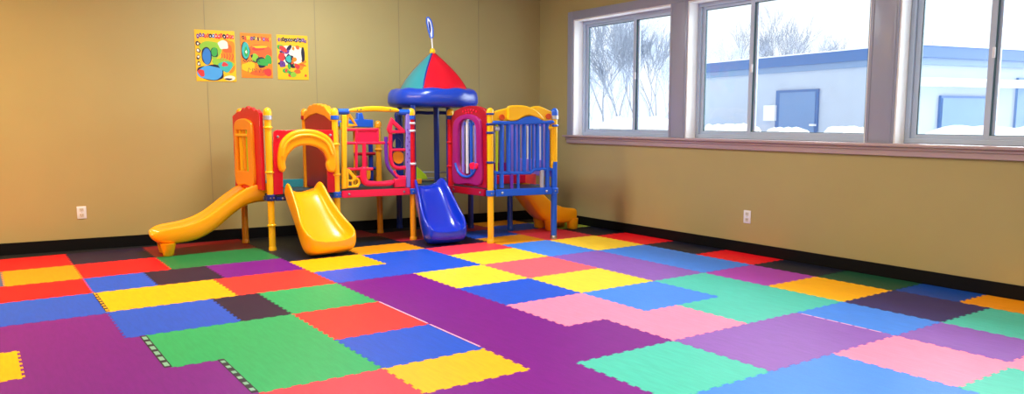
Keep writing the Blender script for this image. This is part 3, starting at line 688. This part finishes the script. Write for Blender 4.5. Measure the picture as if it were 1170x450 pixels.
# long side slide: profile surveyed on its near side wall
N0 = Vector((2.675, 8.905, 0)); dirv = Vector((-.998, .05, 0)).normalized(); A_, B2 = (N0.x, N0.y), (N0.x+dirv.x, N0.y+dirv.y)
topp = [survey(x, y, A_, B2) for x, y in ((299, 208.5), (281.6, 213.7), (265, 225), (251, 237), (235, 248.6), (216, 256), (195, 259.5), (184, 261.5))]
botp = [survey(x, y, A_, B2) for x, y in ((299, 231), (284, 234), (267.6, 245), (246.6, 265), (225.6, 275.5), (202, 279.5), (184, 279.5))]
def interp(pp, s):
    if s <= pp[0][0]: return pp[0][1]
    for (a, x), (b, y) in zip(pp, pp[1:]):
        if s <= b: return x+(y-x)*(s-a)/(b-a)
    return pp[-1][1]
hd_ = math.atan2(dirv.y, dirv.x); perp = Vector((-math.sin(hd_), math.cos(hd_), 0))
if perp.y < 0: pv = -perp
else: pv = perp
W1 = .235; st = []
S_end = topp[-1][0]
for s in [-.13, -.12, .0, .08, .16, .26, .36, .46, .58, .70, .82, .94, S_end-.02]:
    c = N0+dirv*s+pv*W1; zt = interp(topp, s); zb_ = interp(botp, s)
    depth = .17 if s > .1 else .12
    st.append((c.x, c.y, hd_, W1, max(zt-depth, zb_+.03), zt, zb_))
c = N0+dirv*(S_end+.055)+pv*W1; st.append((c.x, c.y, hd_, W1*.93, interp(topp, 9)-.07, interp(topp, 9)-.035, interp(botp, 9)+.02))
c = N0+dirv*(S_end+.085)+pv*W1; st.append((c.x, c.y, hd_, W1*.8, interp(topp, 9)-.085, interp(topp, 9)-.07, interp(botp, 9)+.06))
cf = N0+dirv*(S_end-.07)
slide('side_slide', yel_slide, st, th=.024, feet=[(cf.x+pv.x*.08, cf.y+pv.y*.08, .055, .085, .16), (cf.x+pv.x*.35, cf.y+pv.y*.35, .055, .085, .16)], lab='long yellow slide leaving the side of the red tower')
def front_slide(name, m, c0, c1, prof, **k):
    d = Vector((c1[0]-c0[0], c1[1]-c0[1], 0)); h = math.atan2(d.y, d.x); L = d.length; d /= L
    slide(name, m, [(c0[0]+d.x*s, c0[1]+d.y*s, h, w, zb, zr, zu) for s, w, zb, zr, zu in prof], **k)
front_slide('front_slide', yel_slide, (3.09, 8.70), (3.165, 8.03), [
 (-.06, .195, .66, .70, .60), (-.05, .20, .66, .72, .58), (.0, .21, .655, .77, .50), (.05, .215, .64, .79, .44), (.12, .22, .585, .75, .36), (.20, .225, .49, .66, .27), (.30, .24, .37, .56, .16),
 (.40, .265, .265, .46, .08), (.49, .285, .185, .385, .03), (.57, .30, .14, .335, .016), (.64, .30, .13, .30, .03), (.70, .285, .15, .26, .06), (.73, .25, .18, .22, .09), (.74, .20, .18, .20, .11)],
 feet=[], lab='wide short yellow slide below the yellow arch')
front_slide('front_slide', slide_blue, (4.63, 8.56), (4.55, 7.93), [
 (-.06, .16, .67, .70, .60), (-.05, .165, .67, .72, .58), (.0, .18, .665, .76, .50), (.06, .195, .65, .775, .40), (.13, .21, .57, .735, .30), (.22, .22, .455, .65, .20), (.30, .235, .345, .565, .12),
 (.38, .25, .25, .48, .06), (.46, .262, .18, .40, .02), (.54, .268, .14, .34, .016), (.60, .26, .135, .29, .03), (.65, .24, .16, .24, .06), (.67, .21, .18, .21, .09), (.675, .17, .175, .19, .10)],
 feet=[], lab='glossy royal blue slide below the pointed roof')
front_slide('window_side_slide', yel_slide, (5.84, 8.40), (6.66, 8.30), [
 (-.04, .21, .64, .70, .54), (.04, .22, .62, .76, .50), (.12, .225, .56, .72, .42), (.22, .225, .43, .62, .29), (.34, .225, .29, .49, .16), (.44, .225, .205, .40, .11),
 (.56, .225, .16, .34, .10), (.70, .225, .15, .315, .10), (.78, .22, .15, .31, .10), (.84, .205, .16, .29, .12), (.86, .18, .18, .24, .14)],
 feet=[(6.28, 8.20, .07, .09, .16), (6.62, 8.16, .07, .08, .16), (6.32, 8.50, .07, .09, .16), (6.64, 8.46, .07, .08, .16)], lab='yellow slide leaving the blue tower towards the windows')

# ------------------------------------------------------------------ outlets
socket_m = mat('outlet_cream', '#d8d2c6', rough=.4)
def outlet(face, px, py, label):
    (u, z), = face.uz((px, py)); c = face.w(u, z, 0)
    e = empty('power_outlet', c); tag(e, label, 'outlet', 'power outlets')
    ax, n = face.ax, face.n; q = Matrix((ax, Vector((0, 0, 1)), n)).transposed()
    def bx(bm, x0, x1, z0, z1, y0, y1, bev=0):
        b2 = bmesh.new(); box(b2, x0, x1, z0, z1, y0, y1, bev)
        for v in b2.verts: v.co = q @ v.co
        me = bpy.data.meshes.new('t'); b2.to_mesh(me); bm.from_mesh(me); b2.free(); bpy.data.meshes.remove(me)
    bm = bmesh.new(); bx(bm, -.048, .048, -.072, .072, 0, .008, .004); p = ob('cover_plate', bm, whitep, e, 40)
    for s in (-1, 1):
        bm = bmesh.new(); bx(bm, -.022, .022, s*.032-.019, s*.032+.019, .006, .011, .0015); k = ob('socket', bm, socket_m, e)
        bm = bmesh.new(); bx(bm, -.011, -.007, s*.032-.002, s*.032+.012, .010, .012); bx(bm, .007, .011, s*.032-.002, s*.032+.012, .010, .012); bx(bm, -.003, .003, s*.032-.014, s*.032-.008, .010, .012)
        for v in bm.verts: pass
        sl = ob('socket_slots', bm, base_m); sl.parent = k
    bm = bmesh.new(); lathe(bm, [(.004, .008), (.004, .010)], (0, 0, 0), 8)
    for v in bm.verts: v.co = q @ v.co
    ob('screw', bm, gunm, p)
outlet(bface, 93.3, 242, 'white power outlet on the back wall beyond the yellow side slide')
rface = Face((XW, 9), (XW, 2))
outlet(rface, 854, 248, 'white power outlet on the wall below the windows')

# ------------------------------------------------------------------ posters
def flat(bm, pts, y, mi):
    f = bm.faces.new([bm.verts.new((x, y, z)) for x, z in pts]); f.material_index = mi; return f
PC = ['#f6c21c', '#f58a1e', '#2f7fd0', '#37a84a', '#e23a3c', '#171b3a', '#f7efdc', '#37b6b0', '#f0642c', '#8cc63c', '#6a3a92', '#4aa4e8']
pmats = [mat('poster_ink_%s' % 'abcdefghijkl'[i], c, rough=.35) for i, c in enumerate(PC)]
def blob(cx, cz, rx, rz, rnd, n=9, k=.25, rot=0):
    pts = []
    for i in range(n):
        a = 2*math.pi*i/n; r = 1+rnd.uniform(-k, k); x, z = rx*r*math.cos(a), rz*r*math.sin(a)
        pts.append((cx+x*math.cos(rot)-z*math.sin(rot), cz+x*math.sin(rot)+z*math.cos(rot)))
    return smooth_loop(pts, 4)
def poster(corners, seed, bg, label, shapes, title):
    uv = bface.uz(*corners); us = [p[0] for p in uv]; zs = [p[1] for p in uv]
    u0, u1, z0, z1 = min(us), max(us), min(zs), max(zs); w, h = u1-u0, z1-z0
    rnd = random.Random(seed); bm = bmesh.new()
    box(bm, 0, w, -.004, -.0005, 0, h); 
    for f in bm.faces: f.material_index = bg
    lay = -.0046
    def clampp(pts): return [(min(max(x, .004), w-.004), min(max(z, .004), h-.004)) for x, z in pts]
    for mi, pts in shapes(w, h, rnd):
        P = clampp(pts); Q = [P[0]]
        for p in P[1:]:
            if (p[0]-Q[-1][0])**2+(p[1]-Q[-1][1])**2 > 1e-7: Q.append(p)
        if len(Q) > 2:
            f = flat(bm, Q, lay, mi); lay -= .0001
    # lettering-like title strokes along the top
    x = w*.05
    while x < w*.93:
        s = w*rnd.uniform(.045, .075); zc = h*rnd.uniform(.875, .9); mi = title[rnd.randrange(len(title))]
        a = blob(x+s/2, zc, s*.6, h*.042, rnd, 7, .3); flat(bm, clampp(a), lay, mi); lay -= .0001
        a = blob(x+s/2, zc, s*.2, h*.014, rnd, 5, .2); flat(bm, clampp(a), lay, 6 if rnd.random() < .5 else bg); lay -= .0001
        x += s*1.12
    me = bpy.data.meshes.new('poster'); bm.to_mesh(me); bm.free()
    for m in pmats: me.materials.append(m)
    o = link('poster', me); a = bface.w(u0, z0, .001); o.location = a
    o.rotation_euler = (0, 0, math.atan2(bface.ax.y, bface.ax.x)); tag(o, label, 'poster', 'posters on the back wall')
def line(pts, t):
    """ribbon polygon along pts"""
    L, Rr = [], []
    for i, p in enumerate(pts):
        a = pts[max(i-1, 0)]; b = pts[min(i+1, len(pts)-1)]; d = Vector((b[0]-a[0], b[1]-a[1])).normalized(); n = (-d.y*t, d.x*t)
        L.append((p[0]+n[0], p[1]+n[1])); Rr.append((p[0]-n[0], p[1]-n[1]))
    return L+Rr[::-1]
def sh1(w, h, r):
    yield 9, blob(w*.40, h*.62, w*.30, h*.17, r)
    yield 1, blob(w*.82, h*.50, w*.17, h*.32, r)
    yield 8, blob(w*.80, h*.64, w*.11, h*.09, r)
    yield 6, blob(w*.70, h*.72, w*.12, h*.08, r)
    yield 9, blob(w*.68, h*.35, w*.24, h*.14, r)
    yield 5, blob(w*.28, h*.50, w*.125, h*.165, r, 10, .1)
    yield 2, blob(w*.28, h*.48, w*.105, h*.15, r, 10, .1)
    yield 5, blob(w*.36, h*.17, w*.345, h*.155, r, 10, .1)
    yield 11, blob(w*.36, h*.17, w*.32, h*.135, r, 10, .1)
    yield 5, blob(w*.47, h*.57, w*.095, h*.105, r, 9, .12)
    yield 3, blob(w*.47, h*.575, w*.075, h*.085, r, 9, .12)
    yield 7, blob(w*.73, h*.30, w*.17, h*.10, r)
    yield 4, blob(w*.72, h*.34, w*.08, h*.045, r)
    yield 4, blob(w*.12, h*.16, w*.08, h*.07, r)
    yield 6, blob(w*.83, h*.07, w*.16, h*.05, r)
    yield 5, blob(w*.80, h*.05, w*.10, h*.02, r)
    for k in range(4):
        yield 5, blob(w*.075, h*(.34+k*.13), w*.05, h*.045, r, 7, .3); yield 6, blob(w*.075, h*(.34+k*.13), w*.028, h*.024, r, 7, .3)
    for k in range(5):
        yield 4, line([(w*(.62+.07*k), h*.42), (w*(.66+.07*k), h*(.46+.05*r.random())), (w*(.64+.07*k), h*.55)], .004)
def sh2(w, h, r):
    yield 8, blob(w*.62, h*.60, w*.36, h*.13, r)
    yield 4, blob(w*.55, h*.66, w*.20, h*.05, r)
    yield 0, blob(w*.62, h*.70, w*.24, h*.03, r)
    yield 5, blob(w*.15, h*.60, w*.14, h*.20, r, 10, .08)
    yield 7, blob(w*.15, h*.60, w*.12, h*.185, r, 10, .08)
    yield 3, blob(w*.17, h*.58, w*.06, h*.12, r); yield 6, blob(w*.17, h*.58, w*.025, h*.04, r)
    yield 5, blob(w*.45, h*.46, w*.13, h*.10, r); yield 9, blob(w*.45, h*.46, w*.11, h*.085, r)
    yield 5, blob(w*.68, h*.36, w*.18, h*.12, r); yield 3, blob(w*.70, h*.36, w*.16, h*.10, r)
    yield 3, blob(w*.88, h*.42, w*.10, h*.12, r)
    yield 0, blob(w*.25, h*.25, w*.22, h*.11, r); yield 8, blob(w*.6, h*.12, w*.28, h*.06, r); yield 4, blob(w*.83, h*.14, w*.13, h*.08, r)
    for k in range(7): yield 5, line([(w*(.05+.08*k), h*.36), (w*(.08+.08*k), h*(.40)), (w*(.11+.08*k), h*.35)], .004)
    for k in range(5): yield 5, line([(w*(.2+.12*k), h*.12), (w*(.24+.12*k), h*(.2+.04*r.random())), (w*(.30+.12*k), h*.18)], .003)
def sh3(w, h, r):
    yield 6, blob(w*.45, h*.55, w*.42, h*.22, r, 9, .1)
    for k in range(34):
        mi = (5, 5, 4, 2, 10, 8, 9, 5, 1, 3)[r.randrange(10)]
        yield mi, blob(w*r.uniform(.08, .92), h*r.uniform(.05, .74), w*r.uniform(.04, .12), h*r.uniform(.02, .07), r, 7, .3, r.uniform(0, 3))
    yield 4, blob(w*.2, h*.68, w*.14, h*.05, r, 8, .1, -.6); yield 4, blob(w*.14, h*.52, w*.10, h*.09, r)
    yield 5, blob(w*.36, h*.46, w*.10, h*.10, r); yield 7, blob(w*.36, h*.46, w*.08, h*.08, r)
    yield 5, blob(w*.84, h*.56, w*.06, h*.17, r)
poster([(222, 33), (270.5, 93)], 3, 0, 'yellow poster with a large blue figure and a green blob, biggest of the wall posters', sh1, (10, 4, 4, 5, 2))
poster([(274.5, 37), (312, 89)], 5, 1, 'orange poster with a turquoise oval shape hanging between the other two posters', sh2, (4, 10, 5, 0))
poster([(316, 39), (353, 91)], 8, 0, 'yellow poster crowded with small dark doodles, nearest to the play structure', sh3, (5, 10, 5))

# ------------------------------------------------------------------ outside
snow = mat('snow', '#f4f7fb', rough=.9, spec=.2, var=.03, vscale=.6)
bm = bmesh.new(); box(bm, XW+WT+.02, 160, -60, 140, -.4, -.2); struct(ob('ground_snow', bm, snow))
def azp(px, depth):
    """plan point at this photo column and distance along the view axis"""
    h = (px-CX)/F_PX; return Vector((fw.x, fw.y, 0)).normalized()*depth+rt*h*depth
bw = mat('pale_blue_render', (.50, .58, .70), rough=.8, var=.04, vscale=.5)
bf = mat('blue_fascia_metal', (.08, .18, .42), rough=.5)
bl = mat('light_blue_band', (.22, .33, .52), rough=.6)
bd = mat('blue_steel_door', (.17, .30, .54), rough=.5, var=.03, vscale=1)
bk = azp(1032, 34.0)                        # building corner nearest to us
dl = Vector((math.sin(R(8.3)), math.cos(R(8.3)), 0)); dr = Vector((dl.y, -dl.x, 0))
dr = (dr+dl*-.03).normalized()
bd_root = empty('flat_roofed_building', bk); tag(bd_root, 'pale blue flat-roofed building with a darker blue roof edge beyond the snowy yard', 'building')
HB = 4.2
BLEN = survey(783, 130, (bk.x, bk.y), (bk.x+dl.x, bk.y+dl.y))[0]
def bpart(name, bm, m, parent=bd_root):
    o = ob(name, bm, m); 
    if parent is bd_root: keep(o, parent)
    else: o.parent = parent
    return o
def foot(off):  # footprint grown by off
    a = bk-dl*off*1-dr*0; p0 = bk+(-dl*0-dr*0)
    n1 = -dr; n2 = -dl   # outward normals of the long and short faces
    c = bk+n1*off+n2*off; return [c, c+dr*(18+2*off), c+dr*(18+2*off)+dl*(BLEN+2*off), c+dl*(BLEN+2*off)]
def prism(off, z0, z1):
    bm = bmesh.new(); quad_prism(bm, [(p.x, p.y) for p in foot(off)], z0, z1); return bm
bpart('wall', prism(0, -.2, HB-.1), bw)
bpart('roof_fascia', prism(.18, HB-.12, HB+.38), bf); bpart('pale_band', prism(.10, HB-.42, HB-.12), bl)
bpart('roof_cap', prism(.24, HB+.38, HB+.44), snow)
LF = Face((bk.x, bk.y), (bk.x+dl.x, bk.y+dl.y)); RF = Face((bk.x, bk.y), (bk.x+dr.x, bk.y+dr.y))
def wallbox(bm, face, sgn, u0, u1, z0, z1, t):
    n = face.n*sgn; a, b = face.w(u0, 0), face.w(u1, 0); c = [a, b, b+n*t, a+n*t]; quad_prism(bm, [(v.x, v.y) for v in c], z0, z1)
sL = 1 if LF.n.dot(-dr) > 0 else -1; sR = 1 if RF.n.dot(-dl) > 0 else -1
(ua, za), (ub, zb) = LF.uz((889, 104), (937, 103))
bm = bmesh.new(); wallbox(bm, LF, sL, min(ua, ub), max(ua, ub), -.2, max(za, zb), .12)
dfr = bpart('door_frame', bm, bf)
bm = bmesh.new(); du = abs(ub-ua); wallbox(bm, LF, sL, min(ua, ub)+.12, max(ua, ub)-.30, -.2, max(za, zb)-.12, .16)
bpart('door', bm, bd, dfr)
bm = bmesh.new(); wallbox(bm, LF, sL, min(ua, ub)+.02, min(ua, ub)+.3, 1.1, 1.2, .3); bpart('door_handle', bm, snow, dfr)
(ua, za), (ub, zb) = RF.uz((1073, 110), (1137, 110.5))
bm = bmesh.new(); wallbox(bm, RF, sR, min(ua, ub), max(ua, ub), -.2, za, .12); gfr = bpart('door_frame', bm, bf)
bm = bmesh.new(); wallbox(bm, RF, sR, min(ua, ub)+.08, max(ua, ub)-.08, -.2, za-.1, .16); bpart('garage_door', bm, bd, gfr)
bm = bmesh.new()
u2, z2 = RF.uz((1160, 112))[0]; wallbox(bm, RF, sR, u2, u2+1.2, -.2, z2+.9, .12); bpart('side_door', bm, bd)
u2, z2 = LF.uz((881, 134))[0]; bm = bmesh.new(); wallbox(bm, LF, sL, u2-.5, u2+.3, z2-.2, z2+.6, .25); bpart('meter_box', bm, snow)
bm = bmesh.new(); wallbox(bm, RF, sR, .2, 17.5, HB-1.35, HB-1.0, .5); bpart('canopy', bm, snow)
# snow banks in the yard
def bank(px0, px1, d, top, label, wid=1.6, name='snow_bank'):
    a, b = azp(px0, d), azp(px1, d); ax = (b-a); L = ax.length; ax.normalize(); n = Vector((-ax.y, ax.x, 0))
    bm = bmesh.new(); rows = []
    rnd = random.Random(int(px0)); K = 24
    for i in range(K+1):
        t = i/K; e = min(1, 6*t, 6*(1-t))**.5; h = (top+.2)*e*(1+rnd.uniform(-.04, .04))
        row = []
        for j in range(9):
            s = j/8*2-1; row.append(bm.verts.new(a+ax*L*t+n*s*wid+Vector((0, 0, -.2+h*(1-abs(s)**2.6)))))
        rows.append(row)
    for p, q in zip(rows, rows[1:]):
        for j in range(8): bm.faces.new((p[j], p[j+1], q[j+1], q[j]))
    o = ob(name, bm, snow, None, 180); tag(o, label, 'snow bank', 'snow banks in the yard')
bank(672, 796, 26, 1.50, 'low snow bank in front of the misty trees, seen through the first window')
bank(796, 874, 25, 1.28, 'long low snow bank before the bare blue wall, seen through the middle window')
bank(872, 926, 24, 1.18, 'snow bank partly covering the foot of the blue door')
bank(938, 1010, 24, 1.2, 'snow bank right of the blue door beyond the middle window')
bank(1030, 1300, 26, 1.2, 'snow bank under the garage door, seen through the nearest window')
# bare trees
bark = mat('frosted_bark', (.30, .34, .42), rough=.9); bark2 = mat('misty_bark', (.62, .68, .80), rough=.9)  # haze and overexposure are put into these pale bark colours
def tree(px, d, height, seed, m, label, spread=.55, depth=6, name='bare_tree', thick=1.0):
    rnd = random.Random(seed); base = azp(px, d); verts, faces = [], []
    def seg(a, b, ra, rb):
        ax = (b-a).normalized(); s = ax.orthogonal().normalized(); t = ax.cross(s); k = len(verts)
        for p, r in ((a, ra), (b, rb)):
            for i in range(4):
                an = i*math.pi/2; verts.append(p+(s*math.cos(an)+t*math.sin(an))*r)
        for i in range(4): faces.append((k+i, k+(i+1) % 4, k+4+(i+1) % 4, k+4+i))
    def grow(p, d_, L, r, n):
        q = p+d_*L; mid = p.lerp(q, .5)+Vector((rnd.uniform(-1, 1), rnd.uniform(-1, 1), 0))*L*.05
        r = max(r, .010); seg(p, mid, r, r*.85); seg(mid, q, r*.85, r*.68)
        if n == 0: return
        k = 2 if n > 3 else 3
        for i in range(k+(rnd.random() < .35)):
            ang = rnd.uniform(.25, spread+.15); az = rnd.uniform(0, 2*math.pi)
            s = d_.orthogonal().normalized(); t = d_.cross(s)
            nd = (d_*math.cos(ang)+(s*math.cos(az)+t*math.sin(az))*math.sin(ang)+Vector((0, 0, .12))).normalized()
            grow(q if i < 2 else mid, nd, L*rnd.uniform(.66, .86), r*.62, n-1)
    grow(base+Vector((0, 0, -.3)), Vector((rnd.uniform(-.05, .05), rnd.uniform(-.05, .05), 1)).normalized(), height*.21, height*.0058*thick, depth)
    me = bpy.data.meshes.new(name); me.from_pydata([tuple(v) for v in verts], [], faces); me.update()
    o = link(name, me, m); tag(o, label, 'tree', 'bare winter trees outside')
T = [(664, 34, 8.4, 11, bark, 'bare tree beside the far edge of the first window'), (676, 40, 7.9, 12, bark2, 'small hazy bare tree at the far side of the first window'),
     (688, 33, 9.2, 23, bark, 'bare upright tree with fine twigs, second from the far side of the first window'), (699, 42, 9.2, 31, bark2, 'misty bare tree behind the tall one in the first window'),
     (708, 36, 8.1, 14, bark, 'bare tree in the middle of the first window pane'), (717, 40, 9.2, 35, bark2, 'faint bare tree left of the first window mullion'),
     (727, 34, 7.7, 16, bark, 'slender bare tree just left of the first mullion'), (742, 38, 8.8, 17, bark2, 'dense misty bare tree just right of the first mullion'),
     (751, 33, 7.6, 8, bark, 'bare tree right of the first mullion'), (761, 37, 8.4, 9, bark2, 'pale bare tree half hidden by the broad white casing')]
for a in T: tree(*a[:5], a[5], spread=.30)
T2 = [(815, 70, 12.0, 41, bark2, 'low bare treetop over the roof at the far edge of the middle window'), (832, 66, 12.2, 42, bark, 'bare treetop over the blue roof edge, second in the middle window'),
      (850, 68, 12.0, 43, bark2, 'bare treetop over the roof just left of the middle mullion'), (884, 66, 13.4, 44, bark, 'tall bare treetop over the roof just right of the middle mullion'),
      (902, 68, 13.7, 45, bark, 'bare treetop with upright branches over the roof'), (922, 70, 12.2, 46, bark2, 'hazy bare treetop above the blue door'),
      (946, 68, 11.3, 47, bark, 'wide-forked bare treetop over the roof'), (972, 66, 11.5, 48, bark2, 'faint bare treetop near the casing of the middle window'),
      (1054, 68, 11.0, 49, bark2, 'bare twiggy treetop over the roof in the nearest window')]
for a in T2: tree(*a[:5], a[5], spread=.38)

# ------------------------------------------------------------------ light
w = bpy.data.worlds.new('overcast'); bpy.context.scene.world = w; w.use_nodes = True
bg = w.node_tree.nodes['Background']; bg.inputs['Color'].default_value = (.93, .97, 1, 1); bg.inputs['Strength'].default_value = 1.3
sun = bpy.data.lights.new('overcast_sun', 'SUN'); sun.energy = SUN_E; sun.angle = R(80); sun.color = (.86, .95, 1)
so = bpy.data.objects.new('overcast_sun', sun); C.objects.link(so); so.rotation_euler = Vector((-.92, .14, -.33)).to_track_quat('-Z', 'Y').to_euler()
for k, (a, b) in enumerate(openings):
    p = bpy.data.lights.new('window_portal', 'AREA'); p.shape = 'RECTANGLE'; p.size = b-a; p.size_y = ZT-ZS; p.cycles.is_portal = True
    po = bpy.data.objects.new('window_portal', p); C.objects.link(po); po.location = (XW+WT+.01, (a+b)/2, (ZS+ZT)/2)
    po.rotation_euler = (R(90), 0, R(90))
# unseen ceiling troffers; the cool and the weak mid-room one are added fill
glow = mat('diffuser_glow', '#fff2dc', emit=('#ffe2b0', 2.0))
n = 0
for x, y, e, lc in LAMPS:
    r = empty('ceiling_light', (x, y, HC)); tag(r, 'white ceiling light panel, row %s of the room' % ('near' if y < 3 else 'far'), 'ceiling light', 'ceiling light panels')
    bm = bmesh.new(); box(bm, -.62, .62, -.32, .32, -.06, -.001, .01); ob('fixture_frame', bm, whitep, r)
    bm = bmesh.new(); box(bm, -.58, .58, -.28, .28, -.068, -.061); ob('diffuser', bm, glow, r)
    l = bpy.data.lights.new('troffer_lamp', 'AREA'); l.shape = 'RECTANGLE'; l.size = 1.15; l.size_y = .55; l.energy = e; l.color = lc
    lo_ = bpy.data.objects.new('troffer_lamp', l); C.objects.link(lo_); lo_.location = (x, y, HC-.075)
vs = bpy.context.scene.view_settings; vs.view_transform = 'Standard'; vs.look = 'None'; vs.exposure = EXPO; vs.gamma = 1; vs.use_curve_mapping = False
bpy.context.scene.display_settings.display_device = 'sRGB'
